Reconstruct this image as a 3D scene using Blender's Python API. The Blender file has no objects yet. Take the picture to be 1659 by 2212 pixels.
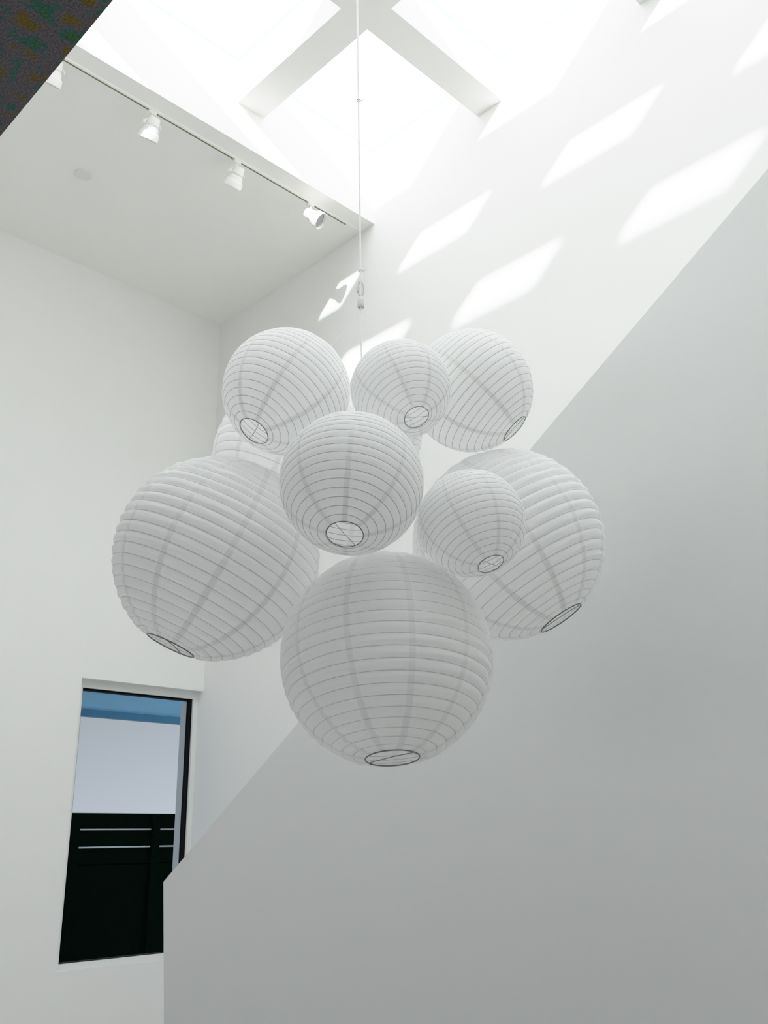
# White stairwell with a hanging cluster of paper lanterns under a gridded skylight.
# Units are metres; z = 0 is eye height, the floor lies at z = -1.6.
import bpy, bmesh, math
from mathutils import Vector, Matrix

scene = bpy.context.scene
col = scene.collection
PI = math.pi

# ------------------------------------------------------------------ helpers
def link(name, bm, mats, parent=None, smooth=False):
    me = bpy.data.meshes.new(name)
    bmesh.ops.recalc_face_normals(bm, faces=bm.faces[:])
    bm.to_mesh(me); bm.free()
    for m in (mats if isinstance(mats, (list, tuple)) else [mats]):
        me.materials.append(m)
    if smooth:
        for p in me.polygons: p.use_smooth = True
    o = bpy.data.objects.new(name, me); col.objects.link(o)
    if parent: o.parent = parent
    return o

def empty(name, loc=(0, 0, 0)):
    o = bpy.data.objects.new(name, None); col.objects.link(o)
    o.location = loc; o.empty_display_size = .05
    return o

def tag(o, label, cat=None, group=None, kind=None):
    o['label'] = label
    if cat: o['category'] = cat
    if group: o['group'] = group
    if kind: o['kind'] = kind
    return o

def structure(o, label, cat):
    return tag(o, label, cat, None, 'structure')

def box_bm(x0, x1, y0, y1, z0, z1, bm=None, bevel=0):
    bm = bm or bmesh.new()
    v = [bm.verts.new((x, y, z)) for x in (x0, x1) for y in (y0, y1) for z in (z0, z1)]
    for f in ((0,1,3,2), (4,6,7,5), (0,4,5,1), (2,3,7,6), (0,2,6,4), (1,5,7,3)):
        bm.faces.new([v[i] for i in f])
    if bevel:
        bmesh.ops.bevel(bm, geom=bm.edges[:], offset=bevel, segments=2, affect='EDGES')
    return bm

def prism_bm(pts, axis, a, b):
    """extrude a polygon: axis 'x' -> pts are (y,z); axis 'y' -> pts are (x,z)"""
    bm = bmesh.new()
    mk = (lambda p, t: (t, p[0], p[1])) if axis == 'x' else (lambda p, t: (p[0], t, p[1]))
    A = [bm.verts.new(mk(p, a)) for p in pts]; B = [bm.verts.new(mk(p, b)) for p in pts]
    bm.faces.new(A); bm.faces.new(B[::-1])
    n = len(pts)
    for i in range(n): bm.faces.new([A[i], B[i], B[(i+1) % n], A[(i+1) % n]])
    return bm

def tube_bm(path, r, seg=8, closed=False, bm=None, radii=None):
    bm = bm or bmesh.new()
    P = [Vector(p) for p in path]; n = len(P)
    rings = []
    up = None
    for i in range(n):
        if closed: t = P[(i+1) % n] - P[i-1]
        else: t = P[min(i+1, n-1)] - P[max(i-1, 0)]
        t.normalize()
        if up is None:
            up = Vector((0, 0, 1)) if abs(t.z) < .9 else Vector((1, 0, 0))
        up = (up - t * up.dot(t))
        if up.length < 1e-6: up = t.orthogonal()
        up.normalize()
        s = t.cross(up)
        rr = radii[i] if radii else r
        rings.append([bm.verts.new(P[i] + (up*math.cos(k*2*PI/seg) + s*math.sin(k*2*PI/seg))*rr) for k in range(seg)])
    m = n if closed else n-1
    for i in range(m):
        a, b = rings[i], rings[(i+1) % n]
        # best twist match for closed loops
        off = 0
        if closed and i == n-1:
            off = min(range(seg), key=lambda o: sum((a[k].co - b[(k+o) % seg].co).length for k in range(seg)))
        for k in range(seg):
            bm.faces.new([a[k], a[(k+1) % seg], b[(k+1+off) % seg], b[(k+off) % seg]])
    if not closed:
        bm.faces.new(rings[0][::-1]); bm.faces.new(rings[-1])
    return bm

def lathe_bm(prof, seg=40, close_ends=True):
    """prof: list of (r, z)"""
    bm = bmesh.new(); rows = []
    for r, z in prof:
        if r < 1e-6: rows.append([bm.verts.new((0, 0, z))])
        else: rows.append([bm.verts.new((r*math.cos(2*PI*k/seg), r*math.sin(2*PI*k/seg), z)) for k in range(seg)])
    for a, b in zip(rows, rows[1:]):
        for k in range(seg):
            k2 = (k+1) % seg
            if len(a) == 1 and len(b) == 1: continue
            if len(a) == 1: bm.faces.new([a[0], b[k2], b[k]])
            elif len(b) == 1: bm.faces.new([a[k], a[k2], b[0]])
            else: bm.faces.new([a[k], a[k2], b[k2], b[k]])
    return bm

def ring_frame_bm(x0, x1, z0, z1, w, y0, y1):
    """rectangular frame in the xz plane, from y0 to y1, border width w (or 4 widths l,r,b,t)"""
    l, r, b, t = (w,)*4 if not isinstance(w, tuple) else w
    O = [(x0, z0), (x1, z0), (x1, z1), (x0, z1)]; I = [(x0+l, z0+b), (x1-r, z0+b), (x1-r, z1-t), (x0+l, z1-t)]
    bm = bmesh.new()
    vs = {}
    for n, L in (('o', O), ('i', I)):
        for k, (x, z) in enumerate(L):
            for j, y in enumerate((y0, y1)): vs[n, k, j] = bm.verts.new((x, y, z))
    for k in range(4):
        q = (k+1) % 4
        for j in (0, 1): bm.faces.new([vs['o', k, j], vs['o', q, j], vs['i', q, j], vs['i', k, j]])
        for n in 'oi': bm.faces.new([vs[n, k, 0], vs[n, q, 0], vs[n, q, 1], vs[n, k, 1]])
    return bm

# ------------------------------------------------------------------ materials
def mat(name):
    m = bpy.data.materials.new(name); m.use_nodes = True
    nt = m.node_tree; nt.nodes.clear()
    out = nt.nodes.new('ShaderNodeOutputMaterial')
    return m, nt, out

def N(nt, typ, **kw):
    n = nt.nodes.new(typ)
    for k, v in kw.items(): setattr(n, k, v)
    return n

def principled(name, color, rough=.5, metal=0., spec=.3, noise=0., nscale=30, bump=0.):
    m, nt, out = mat(name)
    b = N(nt, 'ShaderNodeBsdfPrincipled')
    b.inputs['Roughness'].default_value = rough; b.inputs['Metallic'].default_value = metal
    b.inputs['Specular IOR Level'].default_value = spec
    b.inputs['Base Color'].default_value = (*color, 1)
    if noise or bump:
        tc = N(nt, 'ShaderNodeTexCoord'); nz = N(nt, 'ShaderNodeTexNoise')
        nz.inputs['Scale'].default_value = nscale; nz.inputs['Detail'].default_value = 4
        nt.links.new(tc.outputs['Object'], nz.inputs['Vector'])
        if noise:
            mx = N(nt, 'ShaderNodeMix', data_type='RGBA')
            mx.inputs['A'].default_value = (*[c*(1-noise) for c in color], 1)
            mx.inputs['B'].default_value = (*[min(1, c*(1+noise)) for c in color], 1)
            nt.links.new(nz.outputs['Fac'], mx.inputs['Factor'])
            nt.links.new(mx.outputs['Result'], b.inputs['Base Color'])
        if bump:
            bp = N(nt, 'ShaderNodeBump'); bp.inputs['Strength'].default_value = bump
            bp.inputs['Distance'].default_value = .002
            nt.links.new(nz.outputs['Fac'], bp.inputs['Height']); nt.links.new(bp.outputs['Normal'], b.inputs['Normal'])
    nt.links.new(b.outputs[0], out.inputs[0])
    return m

def plaster(name, color, amount=.012, scale=1.6):
    """matt white paint, faintly uneven, lit only by the room"""
    m, nt, out = mat(name)
    d = N(nt, 'ShaderNodeBsdfDiffuse'); tc = N(nt, 'ShaderNodeTexCoord')
    nz = N(nt, 'ShaderNodeTexNoise'); nz.inputs['Scale'].default_value = scale; nz.inputs['Detail'].default_value = 5
    mx = N(nt, 'ShaderNodeMix', data_type='RGBA')
    mx.inputs['A'].default_value = (*[c*(1-amount) for c in color], 1)
    mx.inputs['B'].default_value = (*[min(.97, c*(1+amount)) for c in color], 1)
    nt.links.new(tc.outputs['Object'], nz.inputs['Vector'])
    nt.links.new(nz.outputs['Fac'], mx.inputs['Factor']); nt.links.new(mx.outputs['Result'], d.inputs['Color'])
    nt.links.new(d.outputs[0], out.inputs[0])
    return m

M_wall = plaster('white_wall_paint', (.85, .853, .842))
M_wallR = plaster('white_sunlit_wall_paint', (.805, .805, .797))
M_ceil = plaster('white_ceiling_paint', (.93, .925, .90))
M_beam = plaster('white_skylight_paint', (.85, .85, .835))
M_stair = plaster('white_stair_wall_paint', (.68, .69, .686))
M_plate = plaster('cover_plate_paint', (.80, .80, .785))
M_floor = principled('pale_floor', (.52, .515, .50), .5, noise=.05, nscale=4)
M_trimw = principled('white_window_trim', (.78, .79, .78), .5, noise=.02)
M_blackf = principled('black_window_gasket', (.004, .004, .004), .6, spec=.05, noise=.1)
M_alu = principled('grey_outer_jamb', (.93, .90, .84), .5, noise=.05)
M_fix = principled('white_enamel', (.90, .90, .88), .35, spec=.4, noise=.01)
M_lens = principled('spot_lens', (.30, .31, .31), .3, spec=.5, noise=.05)
M_slot = principled('dark_track_slot', (.20, .19, .11), .6, noise=.3, nscale=8)
M_cord = principled('white_cord', (.86, .86, .87), .6, noise=.03)
M_steel = principled('steel_wire', (.5, .5, .5), .35, metal=.6, noise=.05)
M_conn = principled('white_plastic_connector', (.60, .60, .59), .45, noise=.02)
M_wire = principled('grey_lantern_wire', (.16, .16, .155), .45, noise=.1)
M_ribw = principled('rib_wire_under_paper', (.34, .34, .34), .8, noise=.08, nscale=9)
M_ribl = principled('rib_wire_under_thick_paper', (.58, .58, .58), .8, noise=.08, nscale=9)
M_thread = principled('clear_thread', (.8, .8, .8), .4, noise=.02)
M_blue = principled('blue_soffit', (.19, .49, .72), .8, noise=.08, nscale=10)
M_bluedark = principled('dark_blue_fascia', (.07, .21, .33), .8, noise=.15, nscale=12)
M_fence = principled('near_black_boards', (.0012, .0038, .0022), .9, spec=.0, noise=.6, nscale=25)
M_rail = principled('gap_light_paint', (.42, .46, .42), .5, noise=.05)
M_ground = principled('bounce_ground', (.35, .35, .35), .9, spec=.0, noise=.2, nscale=3)

# landing underside over the viewer: dimness and sensor grain painted into its colour
M_soffit, nt, out = mat('shade_grain_soffit')
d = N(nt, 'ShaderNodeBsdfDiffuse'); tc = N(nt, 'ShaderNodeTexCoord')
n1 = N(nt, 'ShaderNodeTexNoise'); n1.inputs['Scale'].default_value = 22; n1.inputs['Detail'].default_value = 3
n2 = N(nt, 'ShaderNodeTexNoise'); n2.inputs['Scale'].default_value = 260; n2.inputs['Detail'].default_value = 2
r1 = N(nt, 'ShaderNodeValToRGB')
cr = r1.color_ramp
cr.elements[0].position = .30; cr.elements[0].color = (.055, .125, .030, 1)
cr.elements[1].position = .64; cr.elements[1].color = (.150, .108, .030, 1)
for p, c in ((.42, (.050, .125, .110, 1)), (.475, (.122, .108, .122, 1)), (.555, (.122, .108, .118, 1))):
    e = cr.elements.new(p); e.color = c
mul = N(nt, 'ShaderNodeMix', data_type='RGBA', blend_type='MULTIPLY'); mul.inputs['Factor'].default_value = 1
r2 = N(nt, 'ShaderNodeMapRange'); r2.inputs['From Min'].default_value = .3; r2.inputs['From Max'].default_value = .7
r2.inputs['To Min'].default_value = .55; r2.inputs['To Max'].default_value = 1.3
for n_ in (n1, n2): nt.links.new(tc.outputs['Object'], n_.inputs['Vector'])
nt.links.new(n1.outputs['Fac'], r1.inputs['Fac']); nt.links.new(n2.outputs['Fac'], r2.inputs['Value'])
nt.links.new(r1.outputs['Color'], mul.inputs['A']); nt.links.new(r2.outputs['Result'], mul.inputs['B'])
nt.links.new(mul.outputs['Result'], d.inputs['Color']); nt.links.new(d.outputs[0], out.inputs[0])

def glass(name, tint, gloss):
    m, nt, out = mat(name)
    t = N(nt, 'ShaderNodeBsdfTransparent'); t.inputs[0].default_value = (*tint, 1)
    g = N(nt, 'ShaderNodeBsdfGlossy'); g.inputs['Roughness'].default_value = .05
    tc = N(nt, 'ShaderNodeTexCoord'); nz = N(nt, 'ShaderNodeTexNoise'); nz.inputs['Scale'].default_value = 40
    mr = N(nt, 'ShaderNodeMapRange'); mr.inputs['To Min'].default_value = gloss*.8; mr.inputs['To Max'].default_value = gloss*1.2
    mx = N(nt, 'ShaderNodeMixShader')
    nt.links.new(tc.outputs['Object'], nz.inputs['Vector']); nt.links.new(nz.outputs['Fac'], mr.inputs['Value'])
    nt.links.new(mr.outputs['Result'], mx.inputs[0])
    nt.links.new(t.outputs[0], mx.inputs[1]); nt.links.new(g.outputs[0], mx.inputs[2])
    nt.links.new(mx.outputs[0], out.inputs[0])
    return m
M_sky = glass('skylight_glass', (.972, .966, .954), .02)
M_skyrim = glass('skylight_glass_rim', (.46, .72, .80), .02)
M_tint = glass('tinted_window_glass', (.40, .435, .48), .0008)

def paper(name, n, halfw):
    """thin white paper, glued in n gores: the overlaps pass less light"""
    m, nt, out = mat(name)
    L = nt.links.new
    tc = N(nt, 'ShaderNodeTexCoord'); sp = N(nt, 'ShaderNodeSeparateXYZ'); L(tc.outputs['Object'], sp.inputs[0])
    at = N(nt, 'ShaderNodeMath', operation='ARCTAN2'); L(sp.outputs['Y'], at.inputs[0]); L(sp.outputs['X'], at.inputs[1])
    ad = N(nt, 'ShaderNodeMath', operation='ADD'); ad.inputs[1].default_value = 2*PI; L(at.outputs[0], ad.inputs[0])
    pp = N(nt, 'ShaderNodeMath', operation='PINGPONG'); pp.inputs[1].default_value = PI/n; L(ad.outputs[0], pp.inputs[0])
    x2 = N(nt, 'ShaderNodeMath', operation='MULTIPLY'); L(sp.outputs['X'], x2.inputs[0]); L(sp.outputs['X'], x2.inputs[1])
    y2 = N(nt, 'ShaderNodeMath', operation='MULTIPLY_ADD'); L(sp.outputs['Y'], y2.inputs[0]); L(sp.outputs['Y'], y2.inputs[1]); L(x2.outputs[0], y2.inputs[2])
    rho = N(nt, 'ShaderNodeMath', operation='SQRT'); L(y2.outputs[0], rho.inputs[0])
    ds = N(nt, 'ShaderNodeMath', operation='MULTIPLY'); L(pp.outputs[0], ds.inputs[0]); L(rho.outputs[0], ds.inputs[1])
    nz = N(nt, 'ShaderNodeTexNoise'); nz.inputs['Scale'].default_value = 9; nz.inputs['Detail'].default_value = 3
    L(tc.outputs['Object'], nz.inputs['Vector'])
    wob = N(nt, 'ShaderNodeMath', operation='MULTIPLY_ADD'); wob.inputs[1].default_value = .022; L(nz.outputs['Fac'], wob.inputs[0]); L(ds.outputs[0], wob.inputs[2])
    band = N(nt, 'ShaderNodeMapRange'); band.interpolation_type = 'SMOOTHSTEP'
    band.inputs['From Min'].default_value = halfw + .011 - .007; band.inputs['From Max'].default_value = halfw + .011 + .006
    band.inputs['To Min'].default_value = 1; band.inputs['To Max'].default_value = 0
    L(wob.outputs[0], band.inputs['Value'])
    # crinkles
    mp = N(nt, 'ShaderNodeMapping'); mp.inputs['Scale'].default_value = (7, 7, 26); L(tc.outputs['Object'], mp.inputs['Vector'])
    n2 = N(nt, 'ShaderNodeTexNoise'); n2.inputs['Scale'].default_value = 2.2; n2.inputs['Detail'].default_value = 5; L(mp.outputs[0], n2.inputs['Vector'])
    bp = N(nt, 'ShaderNodeBump'); bp.inputs['Strength'].default_value = .22; bp.inputs['Distance'].default_value = .004
    L(n2.outputs['Fac'], bp.inputs['Height'])
    colr = N(nt, 'ShaderNodeMix', data_type='RGBA')
    colr.inputs['A'].default_value = (.983, .983, .983, 1); colr.inputs['B'].default_value = (.88, .88, .88, 1)
    L(band.outputs['Result'], colr.inputs['Factor'])
    df = N(nt, 'ShaderNodeBsdfDiffuse'); tr = N(nt, 'ShaderNodeBsdfTranslucent')
    L(colr.outputs['Result'], df.inputs['Color']); L(colr.outputs['Result'], tr.inputs['Color'])
    L(bp.outputs['Normal'], df.inputs['Normal']); L(bp.outputs['Normal'], tr.inputs['Normal'])
    fac = N(nt, 'ShaderNodeMapRange'); fac.inputs['To Min'].default_value = PAPER_T; fac.inputs['To Max'].default_value = PAPER_T*.45
    L(band.outputs['Result'], fac.inputs['Value'])
    mx = N(nt, 'ShaderNodeMixShader'); L(fac.outputs['Result'], mx.inputs[0]); L(df.outputs[0], mx.inputs[1]); L(tr.outputs[0], mx.inputs[2])
    L(mx.outputs[0], out.inputs[0])
    return m
PAPER_T = .45
M_paper8 = paper('white_paper_eight_gores', 8, .036)
M_paper11 = paper('white_paper_eleven_gores', 11, .030)

# ------------------------------------------------------------------ room shell
X0, Y0, EY = -4.045, -5.995, -4.066      # stair-side wall, window wall, edge of the low ceiling
XS, YN = -.53, 1.867                     # landing edge, far end of the skylight
ZF, ZC, ZB, ZG, ZT = -1.6, 4.30, 4.612, 4.945, 4.952
XE, YE = 4.0, 3.0
WX1, WZ0, WZ1 = -3.052, -.705, 1.122     # window opening (x from X0 to WX1)
YO = -6.235                              # outer face of the window wall

structure(link('floor', box_bm(X0-.3, XE+.2, YO, YE+.2, ZF-.2, ZF), M_floor), 'pale stairwell floor below the lanterns', 'floor')
structure(link('wall_right', box_bm(X0-.3, X0, YO-.01, YE+.2, ZF, ZT), M_wallR), 'tall white wall behind the stair, striped with sun patches', 'wall')
structure(link('wall_left', prism_bm([(X0, ZF), (XE, ZF), (XE, ZT), (X0, ZT), (X0, WZ1), (WX1, WZ1), (WX1, WZ0), (X0, WZ0)], 'y', YO, Y0), M_wall),
          'white wall holding the tall narrow window', 'wall')
structure(link('wall_rear', prism_bm([(Y0, ZF), (YE, ZF), (YE, 1.35), (Y0, 1.35), (Y0, .45), (-.3, .45), (-.3, -1.2), (Y0, -1.2)], 'x', XE, XE+.2), M_wall), 'white wall behind the viewer, with an unseen opening added for fill light', 'wall')  # its unseen opening is added to let fill light in
structure(link('wall_side', box_bm(X0, XE, YE, YE+.2, ZF, ZT), M_wall), 'white wall at the far end of the stair', 'wall')
structure(link('ceiling', box_bm(X0, XS, Y0, EY, ZC, ZT), M_ceil), 'flat white ceiling with the spotlight track, ending at the skylight', 'ceiling')
structure(link('ceiling_stair', box_bm(X0, XS, YN, YE, ZC, ZT), M_ceil), 'flat white ceiling beyond the skylight', 'ceiling')
structure(link('ceiling_landing', box_bm(XS, 10, Y0, 9, 1.35, 1.50), M_soffit), 'underside of the landing overhead, its dimness and grain painted in, dark against the white ceiling', 'ceiling')  # runs unseen far past the room, extended to keep the sun out
structure(link('wall_landing', box_bm(XS, XS+.2, Y0, YE, 1.50, ZT), M_wall), 'unseen white wall added above the landing up to the skylight', 'wall')  # unseen, added to close the shaft and keep bounced light in

# parapet of the stair: a solid wall whose top slopes up with the flight
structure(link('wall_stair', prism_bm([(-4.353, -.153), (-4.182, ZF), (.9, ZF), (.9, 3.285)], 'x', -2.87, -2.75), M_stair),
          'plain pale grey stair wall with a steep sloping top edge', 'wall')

# skylight grid (one plastered piece)
xb = [(-3.011, -2.798), (-1.770, -1.557)]
yb = [(-3.057 + 1.231*k, -2.852 + 1.231*k) for k in range(4)]
xs = sorted({X0, XS, *[v for p in xb for v in p]}); ys = sorted({EY, YN, *[v for p in yb for v in p]})
solid = {}
for i in range(len(xs)-1):
    for j in range(len(ys)-1):
        cx_, cy_ = (xs[i]+xs[i+1])/2, (ys[j]+ys[j+1])/2
        solid[i, j] = any(a < cx_ < b for a, b in xb) or any(a < cy_ < b for a, b in yb)
bm = bmesh.new(); vv = {}
def gv(i, j, z):
    if (i, j, z) not in vv: vv[i, j, z] = bm.verts.new((xs[i], ys[j], z))
    return vv[i, j, z]
for (i, j), s in solid.items():
    if not s: continue
    for z in (ZB, ZT): bm.faces.new([gv(i, j, z), gv(i+1, j, z), gv(i+1, j+1, z), gv(i, j+1, z)])
    for di, dj, a, b in ((-1, 0, (i, j), (i, j+1)), (1, 0, (i+1, j), (i+1, j+1)), (0, -1, (i, j), (i+1, j)), (0, 1, (i, j+1), (i+1, j+1))):
        if not solid.get((i+di, j+dj), False):
            bm.faces.new([gv(*a, ZB), gv(*b, ZB), gv(*b, ZT), gv(*a, ZT)])
structure(link('trim_1', bm, M_beam), 'white crossing beams of the skylight grid', 'skylight')

xc = [(X0, xb[0][0]), (xb[0][1], xb[1][0]), (xb[1][1], XS)]
yc = [(EY, yb[0][0])] + [(yb[k][1], yb[k+1][0]) for k in range(3)] + [(yb[3][1], YN)]
k = 2
for j, (ya, yb_) in enumerate(yc):
    for i, (xa, xb_) in enumerate(xc):
        bm = bmesh.new()
        # slightly crowned pane resting on the grid
        n = 6; cuts = [0, .026, .2, .4, .6, .8, .974, 1]; n = 7
        g = [[bm.verts.new((xa+(xb_-xa)*cuts[p], ya+(yb_-ya)*cuts[q], ZG + .004*math.sin(PI*cuts[p])*math.sin(PI*cuts[q]))) for q in range(n+1)] for p in range(n+1)]
        for p in range(n):
            for q in range(n):
                f = bm.faces.new([g[p][q], g[p+1][q], g[p+1][q+1], g[p][q+1]])
                f.material_index = int(p in (0, n-1) or q in (0, n-1))     # bluish sealed rim of the pane
        o = link('window_%d' % k, bm, [M_sky, M_skyrim], smooth=True); k += 1
        structure(o, 'square skylight pane, %s row along the window wall, %s from the sunlit wall' % (('first', 'second', 'third', 'fourth', 'fifth')[j], ('first', 'second', 'third')[i]), 'window')

# tall window
w = structure(empty('window_1', ((X0+WX1)/2, -6.10, WZ0)), 'tall narrow window in the white wall, tinted glass in a black frame', 'window')
def under(o, root):
    o.parent = root; o.matrix_parent_inverse = Matrix.Translation(-Vector(root.location)); return o
FY = -6.068
under(link('window_frame', ring_frame_bm(X0, WX1, WZ0, WZ1, (.036, .05, .034, .052), FY-.02, FY), M_trimw), w)
under(link('sash', ring_frame_bm(X0+.036, WX1-.05, WZ0+.034, WZ1-.052, (.012, .012, .004, .013), FY-.075, FY-.02), M_blackf), w)
under(link('jamb', box_bm(X0, X0+.040, YO, FY-.075, WZ0, WZ1-.075, bevel=.004), M_alu), w)
bm = bmesh.new()
bm.faces.new([bm.verts.new((x, FY-.05, z)) for x, z in ((X0+.04, WZ0+.034), (WX1-.055, WZ0+.034), (WX1-.055, WZ1-.06), (X0+.04, WZ1-.06))])
under(link('pane', bm, M_tint), w)

# ------------------------------------------------------------------ outside the window
bm = box_bm(-9, 1.0, -8.2, YO-.005, 1.25, 1.34)
structure(link('roof_overhang', bm, M_blue), 'blue underside of the roof overhang outside the window', 'roof')
structure(link('trim_2', box_bm(-9, 1.0, -8.27, -8.2, 1.185, 1.34), M_bluedark), 'dark blue edge board of the roof overhang', 'trim')
structure(link('ground', box_bm(-14, 4, -24, YO-.005, ZF-.2, ZF), M_ground), 'unseen ground outside the window, kept pale to bounce light', 'ground')  # never in view; made pale to bounce light up onto the overhang
fy = -9.0
fence = tag(empty('slatted_fence', (-5.2, fy, ZF)), 'near-black board fence with pale rods as light in its gaps, outside the window', 'fence')
fx0, fx1 = -8.19, -2.6
for z0, z1 in ((.216, .357), (.046, .186), (-.125, .018), (ZF, -.137)):
    under(link('board', box_bm(fx0, fx1, fy-.03, fy, z0, z1, bevel=.002), M_fence), fence)
# back panel closing the slots
under(link('backing', box_bm(fx0, fx1, fy-.05, fy-.031, ZF, .357), M_fence), fence)
posts = [-5.54 + .905*k for k in range(-2, 4)]
for px in posts:
    under(link('post', box_bm(px-.047, px+.047, fy-.02, fy+.045, ZF, .352, bevel=.003), M_fence), fence)
for z in (.201, .032):
    for a, b in zip(posts, posts[1:]):
        under(link('rail', tube_bm([(a+.04, fy+.012, z), (b-.04, fy+.012, z)], .0075), M_rail), fence)  # pale rods stand in for the light showing between the boards

# ------------------------------------------------------------------ spotlight track
track = tag(empty('spotlight_track', (-2.2, -4.205, ZC)), 'long thin white ceiling track with a dark slot beside the skylight edge', 'track')
TY = -4.205
prof = [(-.020, ZC), (-.020, ZC-.012), (-.0065, ZC-.012), (-.0065, ZC-.004), (.0065, ZC-.004), (.0065, ZC-.012), (.020, ZC-.012), (.020, ZC)]
under(link('channel', prism_bm([(y+TY, z) for y, z in prof], 'x', -3.89, -.56), M_ceil), track)
under(link('slot', box_bm(-3.885, -.57, TY-.0064, TY+.0064, ZC-.010, ZC-.0045), M_slot), track)
under(link('end_cap', box_bm(-4.0, -3.89, TY-.020, TY+.020, ZC-.012, ZC, bevel=.002), M_ceil), track)

def spotlight(xa, rear, aim, label):
    """track spot: adapter in the slot, stem, yoke with a knob, stepped can with a lens"""
    root = tag(empty('track_spotlight', (xa, TY, ZC-.012)), label, 'spotlight', 'white spotlights on the ceiling track')
    a = Vector(aim).normalized(); rear = Vector(rear)
    under(link('adapter', box_bm(xa-.026, xa+.026, TY-.017, TY+.017, ZC-.034, ZC-.008, bevel=.004), M_fix), root)
    ax = a.cross(Vector((0, 0, 1))).normalized()              # pivot axis
    piv = rear + a*.045
    top = Vector((xa, TY, ZC-.034))
    stem_end = Vector((piv.x, piv.y, max(piv.z+.052, rear.z+.012)))
    if stem_end.z > top.z-.004: stem_end.z = top.z-.004
    under(link('stem', tube_bm([top, top*.5+stem_end*.5, stem_end], .0075, 10), M_fix, smooth=True), root)
    up = (stem_end - piv); hgt = up.length; up.normalize(); up = (up - ax*up.dot(ax)).normalized()
    arc = [piv + ax*(.052*math.cos(t)) + up*(hgt*math.sin(t)) for t in [PI*i/16 for i in range(17)]]
    under(link('yoke', tube_bm(arc, .0045, 8), M_fix, smooth=True), root)
    q = Vector((0, 0, 1)).rotation_difference(a).to_matrix().to_4x4()
    T = Matrix.Translation(rear) @ q
    bm = lathe_bm([(0, -.004), (.028, -.004), (.033, 0), (.040, .040), (.041, .044), (.038, .047), (.0385, .058), (.045, .063), (.047, .070),
                   (.049, .085), (.057, .092), (.0605, .097), (.062, .130), (.0622, .134), (.059, .136), (.056, .134), (.054, .112), (0, .108)])
    bmesh.ops.transform(bm, matrix=T, verts=bm.verts[:])
    under(link('housing', bm, M_fix, smooth=True), root)
    bm = lathe_bm([(0, .1175), (.030, .118), (.048, .1165), (.0525, .1155), (.0525, .113), (0, .113)])
    bmesh.ops.transform(bm, matrix=T, verts=bm.verts[:])
    under(link('lens', bm, M_lens, smooth=True), root)
    for s, nm, r, l in ((-1, 'knob', .013, .016), (1, 'pivot', .008, .008)):
        bm = lathe_bm([(0, 0), (r*.9, 0), (r, .002), (r, l-.003), (r*.8, l), (0, l)], 20)
        bmesh.ops.transform(bm, matrix=Matrix.Translation(piv + ax*(.050*s)) @ Vector((0, 0, 1)).rotation_difference(ax*s).to_matrix().to_4x4(), verts=bm.verts[:])
        under(link(nm, bm, M_fix, smooth=True), root)
    return root
aim = (-.048, -.642, -.765)
spotlight(-1.627, (-1.649, -4.2, 4.252), aim, 'white track spotlight half cut off by the dark overhead edge')
spotlight(-2.267, (-2.289, -4.2, 4.250), aim, 'white track spotlight next to the cut-off one, aimed at the window wall')
spotlight(-2.909, (-2.932, -4.2, 4.246), (-.027, -.679, -.734), 'white track spotlight aimed down at the window wall, between its two neighbours')
spotlight(-3.546, (-3.508, -4.2, 4.193), (-.485, .603, -.633), 'white track spotlight at the track end, swivelled to show its round lens')

# round cover plate in the ceiling
bm = lathe_bm([(0, ZC-.013), (.049, ZC-.013), (.0525, ZC-.011), (.0525, ZC-.006), (.047, ZC-.004), (.047, ZC), (0, ZC)], 48)
bmesh.ops.translate(bm, verts=bm.verts[:], vec=(-2.244, -5.026, 0))
tag(link('ceiling_cover_plate', bm, M_plate, smooth=False), 'small round white cover plate flush in the flat ceiling', 'cover plate', kind='thing')

# ------------------------------------------------------------------ hanging cable
CX, CY = -1.661, -1.733
cab = tag(empty('hanging_cable', (CX, CY, ZB)), 'long white cable dropping from the skylight beams to the lantern cluster', 'cable')
def cpath(z0, z1, n, dx=0, amp=.003):
    return [(CX+dx+amp*math.sin(7*t)*(1-t), CY+dx*.3+amp*.6*math.cos(5*t)*(1-t), z0+(z1-z0)*t) for t in [i/n for i in range(n+1)]]
under(link('power_cord', tube_bm(cpath(ZB, .78, 40), .0029, 8), M_cord, smooth=True), cab)
under(link('support_wire', tube_bm(cpath(ZB, 1.60, 30, dx=-.0038, amp=.004), .0014, 6), M_cord, smooth=True), cab)
for z in (2.28, 1.632):
    bm = tube_bm([(CX-.001+.0058*math.cos(t), CY+.0058*math.sin(t), z) for t in [2*PI*i/16 for i in range(16)]], .0016, 6, closed=True)
    tail = Vector((CX-.0045, CY+.004, z))
    t_ = link('cable_tie', bm, M_conn, smooth=True); under(t_, cab)
    ta = link('tail', tube_bm([tail, tail+Vector((-.004, .004, .001)), tail+Vector((-.008, .007, .003))], .0012, 6), M_conn); ta.parent = t_
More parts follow.
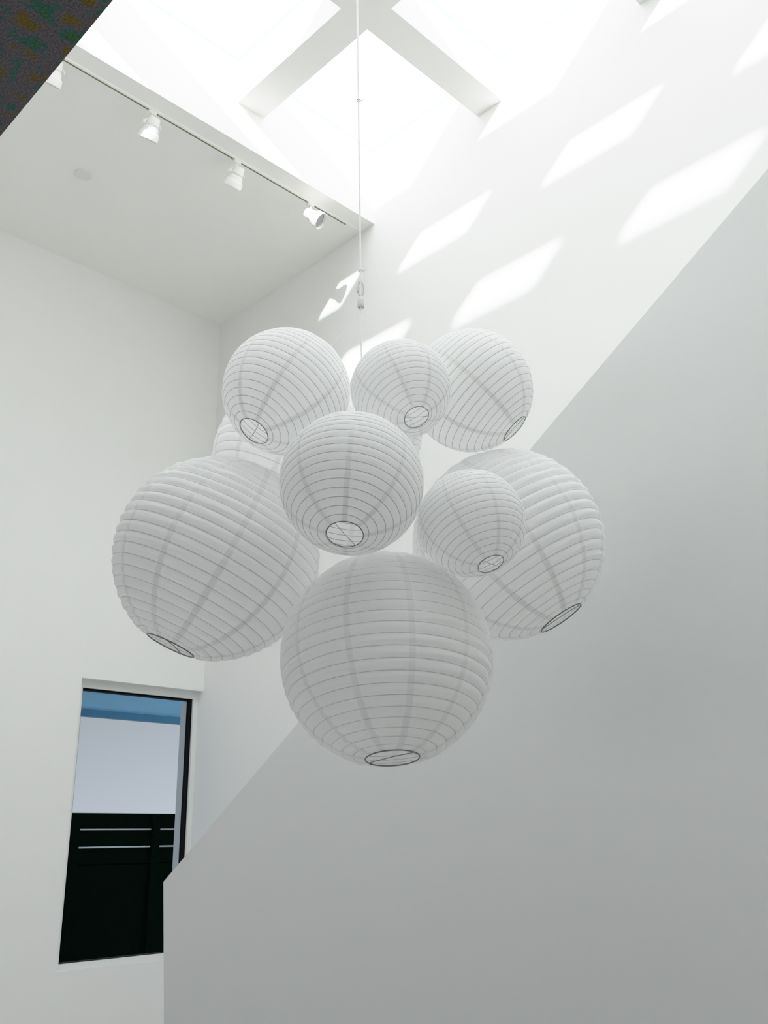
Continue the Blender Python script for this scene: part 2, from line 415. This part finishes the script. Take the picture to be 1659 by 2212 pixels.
# quick link: an oval of steel rod with a screw sleeve
def Rv(u, v): return Vector((CX + u*.722, CY - u*.692, v))   # in the plane facing the room corner
oval = []
for i in range(28):
    t = 2*PI*i/28; oval.append(Rv(.0085*math.copysign(abs(math.cos(t))**.7, math.cos(t)), 1.568 + .024*math.sin(t)))
ql = under(link('quick_link', tube_bm(oval, .0018, 8, closed=True), M_steel, smooth=True), cab)
bm = lathe_bm([(0, -.0095), (.0036, -.0095), (.0042, -.008), (.0042, .008), (.0036, .0095), (0, .0095)], 6)
bmesh.ops.translate(bm, verts=bm.verts[:], vec=Rv(.0085, 1.566)); nt_ = link('nut', bm, M_steel); nt_.parent = ql
bm = lathe_bm([(.0030, .016), (.0075, .0155), (.0098, .011), (.0106, -.004), (.0106, -.0135), (.0095, -.0155), (.0072, -.0155), (.0068, -.009), (.0030, -.009)], 24)
bmesh.ops.translate(bm, verts=bm.verts[:], vec=(CX, CY, 1.519)); under(link('connector', bm, M_conn, smooth=True), cab)

# ------------------------------------------------------------------ paper lanterns
ALPHA = math.asin(.245)
def lantern_meshes(n, turns, key, pm):
    seg, sub = 132 if n == 11 else 128, 6
    amp = .0130 if n == 11 else .0062
    def prof(s, ph):
        """unit lantern: s = 0 top opening .. 1 bottom opening"""
        th = ALPHA + (PI-2*ALPHA)*s
        u = (s*turns - ph/(2*PI))
        puff = abs(math.sin(PI*u))
        between = abs(math.sin(n*ph/2))                       # paper bellies out between the glued seams
        jit = .0022*math.sin(3*ph+11*s*turns) + .0018*math.sin(17*ph+2.3*math.floor(u))
        edge = min(1, s*turns*.8, (1-s)*turns*.8)
        r = 1 + edge*((puff**.8)*(amp+.6*amp*between) + .0025*between + jit*puff*amp/.009) - .004
        return Vector((r*math.sin(th)*math.cos(ph), r*math.sin(th)*math.sin(ph), r*math.cos(th)))
    bm = bmesh.new(); rows = turns*sub
    grid = []
    for j in range(-sub, rows+1):
        row = []
        for k in range(seg+1):
            ph = 2*PI*k/seg
            row.append(bm.verts.new(prof(min(1, max(0, (j/sub + ph/(2*PI))/turns)), ph)))
        grid.append(row)
    for a, b in zip(grid, grid[1:]):
        for k in range(seg):
            if (a[k].co-b[k].co).length < 1e-6 and (a[k+1].co-b[k+1].co).length < 1e-6: continue
            bm.faces.new([a[k], a[k+1], b[k+1], b[k]])
    bmesh.ops.remove_doubles(bm, verts=bm.verts[:], dist=2e-5)
    lone = [v for v in bm.verts if not v.link_faces]
    bmesh.ops.delete(bm, geom=lone, context='VERTS')
    shade = bpy.data.meshes.new('paper_shade_'+key)
    bmesh.ops.recalc_face_normals(bm, faces=bm.faces[:])
    bm.to_mesh(shade); bm.free(); shade.materials.append(pm)
    for p in shade.polygons: p.use_smooth = True
    # spiral rib wire lying in the valleys of the paper
    path = []
    steps = 72*turns
    for i in range(steps+1):
        s = i/steps; ph = 2*PI*s*turns; th = ALPHA + (PI-2*ALPHA)*s
        r = .9962 + .0025*abs(math.sin(n*ph/2))*min(1, s*turns*.8, (1-s)*turns*.8)
        path.append((r*math.sin(th)*math.cos(ph), r*math.sin(th)*math.sin(ph), r*math.cos(th)))
    def mesh(bm, nm, m):
        me = bpy.data.meshes.new(nm+'_'+key); bmesh.ops.recalc_face_normals(bm, faces=bm.faces[:]); bm.to_mesh(me); bm.free(); me.materials.append(m)
        for p in me.polygons: p.use_smooth = True
        return me
    ribs = mesh(tube_bm(path, .0036 if n == 8 else .0030, 5), 'rib_wire', M_ribw if n == 8 else M_ribl)
    ro, zo = math.sin(ALPHA), math.cos(ALPHA)
    rim = mesh(tube_bm([(ro*math.cos(t), ro*math.sin(t), 0) for t in [2*PI*i/56 for i in range(56)]], .0062, 8, closed=True), 'rim', M_wire)
    # stretcher: a thin wire hooked across the opening, bowed a little into the lantern
    a = ro*.985
    pts = [(-a, .006, -zo-.012), (-a*1.02, .002, -zo-.004), (-a*.97, 0, -zo+.008), (-a*.5, .008, -zo+.014), (0, .011, -zo+.016), (a*.5, .008, -zo+.014),
           (a*.97, 0, -zo+.008), (a*1.02, .002, -zo-.004), (a, .006, -zo-.012)]
    exp = mesh(tube_bm(pts, .0038, 6), 'stretcher_wire', M_wire)
    return shade, ribs, rim, exp, zo
SETS = {'large': lantern_meshes(11, 25, 'large', M_paper11), 'medium': lantern_meshes(8, 22, 'medium', M_paper8), 'small': lantern_meshes(8, 20, 'small', M_paper8)}

def lantern(size, pos, R, axis, seam, chord, label, thread=None):
    """axis: unit vector out of the bottom opening; seam, chord: turns about it in degrees"""
    shade, ribs, rim, exp, zo = SETS[size]
    z = -Vector(axis).normalized(); x = Vector((1, 0, 0)); x = (x - z*x.dot(z)).normalized(); y = z.cross(x)
    rot = Matrix((x, y, z)).transposed().to_4x4()
    root = empty('hanging_paper_lantern'); root.empty_display_size = .3
    root.matrix_world = Matrix.Translation(pos) @ rot @ Matrix.Scale(R, 4)
    tag(root, label, 'paper lantern', 'white paper lanterns hanging in one cluster')
    def part(nm, me, ang=0., dz=0.):
        o = bpy.data.objects.new(nm, me); col.objects.link(o); o.parent = root
        o.location = (0, 0, dz); o.rotation_euler = (0, 0, math.radians(ang)); return o
    part('paper_shade', shade, seam); part('rib_wire', ribs, seam)
    part('rim', rim, 0, zo); part('rim', rim, 0, -zo)
    part('stretcher_wire', exp, chord)
    if thread:
        inv = root.matrix_world.inverted()
        p0 = inv @ (Vector(thread) + (Vector(pos)-Vector(thread)).normalized()*.012); p1 = Vector((0, math.sin(ALPHA), zo+.004))
        t = link('hanging_thread', tube_bm([p0, p0*.5+p1*.5, p1], .0006/R, 5), M_thread)
        t.parent = root
    return root

tie = (CX, CY, 1.50)
lantern('medium', (-1.464, -1.831, 1.193), .1763, (.549, -.106, -.829), 10, 65,
        'medium white paper lantern at the cluster top, in front of the room corner', tie)
lantern('small', (-1.619, -1.539, 1.144), .1334, (.117, .523, -.845), -10, 150,
        'small white paper lantern at the cluster top, touching the line of the cable', tie)
lantern('medium', (-1.944, -1.560, 1.261), .1804, (-.455, .511, -.729), 22, 105,
        'medium white paper lantern topmost on the stair side, its narrow opening seen almost edge-on')
lantern('large', (-1.410, -2.052, .750), .2758, (.329, -.266, -.906), -2, 30,
        'large white paper lantern hanging above the window, tilted with its opening toward the window')
lantern('medium', (-1.409, -1.509, .811), .1709, (.355, .235, -.905), 4, -165,
        'medium white paper lantern in the middle of the cluster, directly above the lowest lantern')
lantern('small', (-1.681, -1.372, .738), .1318, (.012, .420, -.908), 19, -177,
        'small white paper lantern overlapping the large lantern by the stair wall, opening crossed by wires')
lantern('large', (-2.088, -1.573, .819), .2729, (-.304, .411, -.859), 5, 124,
        'large white paper lantern by the stair wall edge, half behind a small lantern')
lantern('large', (-1.669, -1.663, .449), .2664, (.113, .165, -.980), -7, 104,
        'large white paper lantern lowest in the cluster, opening facing straight down')
lantern('large', (-1.909, -2.312, 1.254), .2935, (.351, -.251, -.902), 12, 40,
        'large white paper lantern at the back, mostly hidden, edge peeking above the window-side one')
lantern('small', (-1.865, -1.872, 1.195), .1335, (-.301, .201, -.932), 0, 20,
        'small white paper lantern almost fully hidden behind the middle one, a sliver of edge showing')

# ------------------------------------------------------------------ light
wd = bpy.data.worlds.new('sky'); scene.world = wd; wd.use_nodes = True
nt = wd.node_tree; nt.nodes.clear()
out = N(nt, 'ShaderNodeOutputWorld'); bg = N(nt, 'ShaderNodeBackground'); tc = N(nt, 'ShaderNodeTexCoord'); sp = N(nt, 'ShaderNodeSeparateXYZ')
rp = N(nt, 'ShaderNodeValToRGB'); nt.links.new(tc.outputs['Generated'], sp.inputs[0]); nt.links.new(sp.outputs['Z'], rp.inputs['Fac'])
cr = rp.color_ramp
cr.elements[0].position = .02; cr.elements[0].color = (.60, .615, .63, 1)
cr.elements[1].position = 1.; cr.elements[1].color = (1.20, 1.235, 1.26, 1)
for p, c in ((.08, (.52, .535, .55, 1)), (.15, (.42, .435, .44, 1)), (.30, (.70, .73, .75, 1)), (.6, (1.12, 1.15, 1.18, 1))):
    e = cr.elements.new(p); e.color = c
# the sky is dimmer on the side away from the sun
mr = N(nt, 'ShaderNodeMapRange'); mr.inputs['From Min'].default_value = -1; mr.inputs['From Max'].default_value = -.25
mr.inputs['To Min'].default_value = .40; mr.inputs['To Max'].default_value = 1.
nt.links.new(sp.outputs['Y'], mr.inputs['Value'])
vm = N(nt, 'ShaderNodeMix', data_type='RGBA', blend_type='MULTIPLY'); vm.inputs['Factor'].default_value = 1
nt.links.new(rp.outputs['Color'], vm.inputs['A']); nt.links.new(mr.outputs['Result'], vm.inputs['B'])
nt.links.new(vm.outputs['Result'], bg.inputs['Color']); bg.inputs['Strength'].default_value = 1.75
nt.links.new(bg.outputs[0], out.inputs[0])

sun = bpy.data.lights.new('sun', 'SUN'); sun.energy = 6.0; sun.angle = math.radians(1.4); sun.color = (1., .975, .92)
so = bpy.data.objects.new('sun', sun); col.objects.link(so); so.location = (6, 4, 9)
so.rotation_euler = Vector((-1, -.61, -.513)).to_track_quat('-Z', 'Y').to_euler()

pl = bpy.data.lights.new('skylight_portal', 'AREA'); pl.shape = 'RECTANGLE'; pl.size = XS-X0; pl.size_y = YN-EY
po = bpy.data.objects.new('skylight_portal', pl); col.objects.link(po); po.location = ((X0+XS)/2, (EY+YN)/2, ZT+.01)
pl.cycles.is_portal = True
# portal for the added opening behind the viewer, which lets in fill light
for nm, loc, rot, sx, sy in (('rear_portal', (XE+.05, (Y0-.3)/2, -.375), (0, PI/2, 0), 1.65, -.3-Y0),):
    p_ = bpy.data.lights.new(nm, 'AREA'); p_.shape = 'RECTANGLE'; p_.size = sx; p_.size_y = sy; p_.cycles.is_portal = True
    o_ = bpy.data.objects.new(nm, p_); col.objects.link(o_); o_.location = loc; o_.rotation_euler = rot

# ------------------------------------------------------------------ camera
cd = bpy.data.cameras.new('camera'); cam = bpy.data.objects.new('camera', cd); col.objects.link(cam)
cd.sensor_fit = 'VERTICAL'; cd.sensor_height = 36; cd.sensor_width = 27; cd.lens = 2012.25*36/2212
cd.clip_start = .02; cd.clip_end = 200
pitch, roll, yaw = math.radians(19.6696), math.radians(-1.1609), math.radians(224.8714)
fw = Vector((math.cos(pitch)*math.cos(yaw), math.cos(pitch)*math.sin(yaw), math.sin(pitch)))
r0 = Vector((math.sin(yaw), -math.cos(yaw), 0)); u0 = r0.cross(fw)
R_ = r0*math.cos(roll) + u0*math.sin(roll); U_ = u0*math.cos(roll) - r0*math.sin(roll)
cam.matrix_world = Matrix((R_, U_, -fw)).transposed().to_4x4()
scene.camera = cam

scene.view_settings.view_transform = 'Standard'
scene.view_settings.look = 'None'
scene.view_settings.exposure = 1.07
scene.view_settings.gamma = 1.15
# gentle shoulder, as a phone camera rolls off highlights
vs = scene.view_settings; vs.use_curve_mapping = True
cm = vs.curve_mapping; E_ = 2**1.07
cm.white_level = (2., 2., 2.); cm.extend = 'HORIZONTAL'
c = cm.curves[3]
for d_in, d_out in ((.35, .35), (.60, .60), (.75, .74), (.90, .84), (1.1, .90), (1.4, .945), (1.9, .975), (2.5, .992)):
    c.points.new(d_in/E_/2, d_out/E_)
c.points[0].location = (0, 0); c.points[-1].location = (1, 1.0/E_)
cm.update()
cy = scene.cycles
cy.max_bounces = 18; cy.diffuse_bounces = 12; cy.transmission_bounces = 8; cy.glossy_bounces = 3; cy.transparent_max_bounces = 16
cy.use_denoising = True
cy.sample_clamp_indirect = 8
cy.caustics_reflective = False; cy.caustics_refractive = False
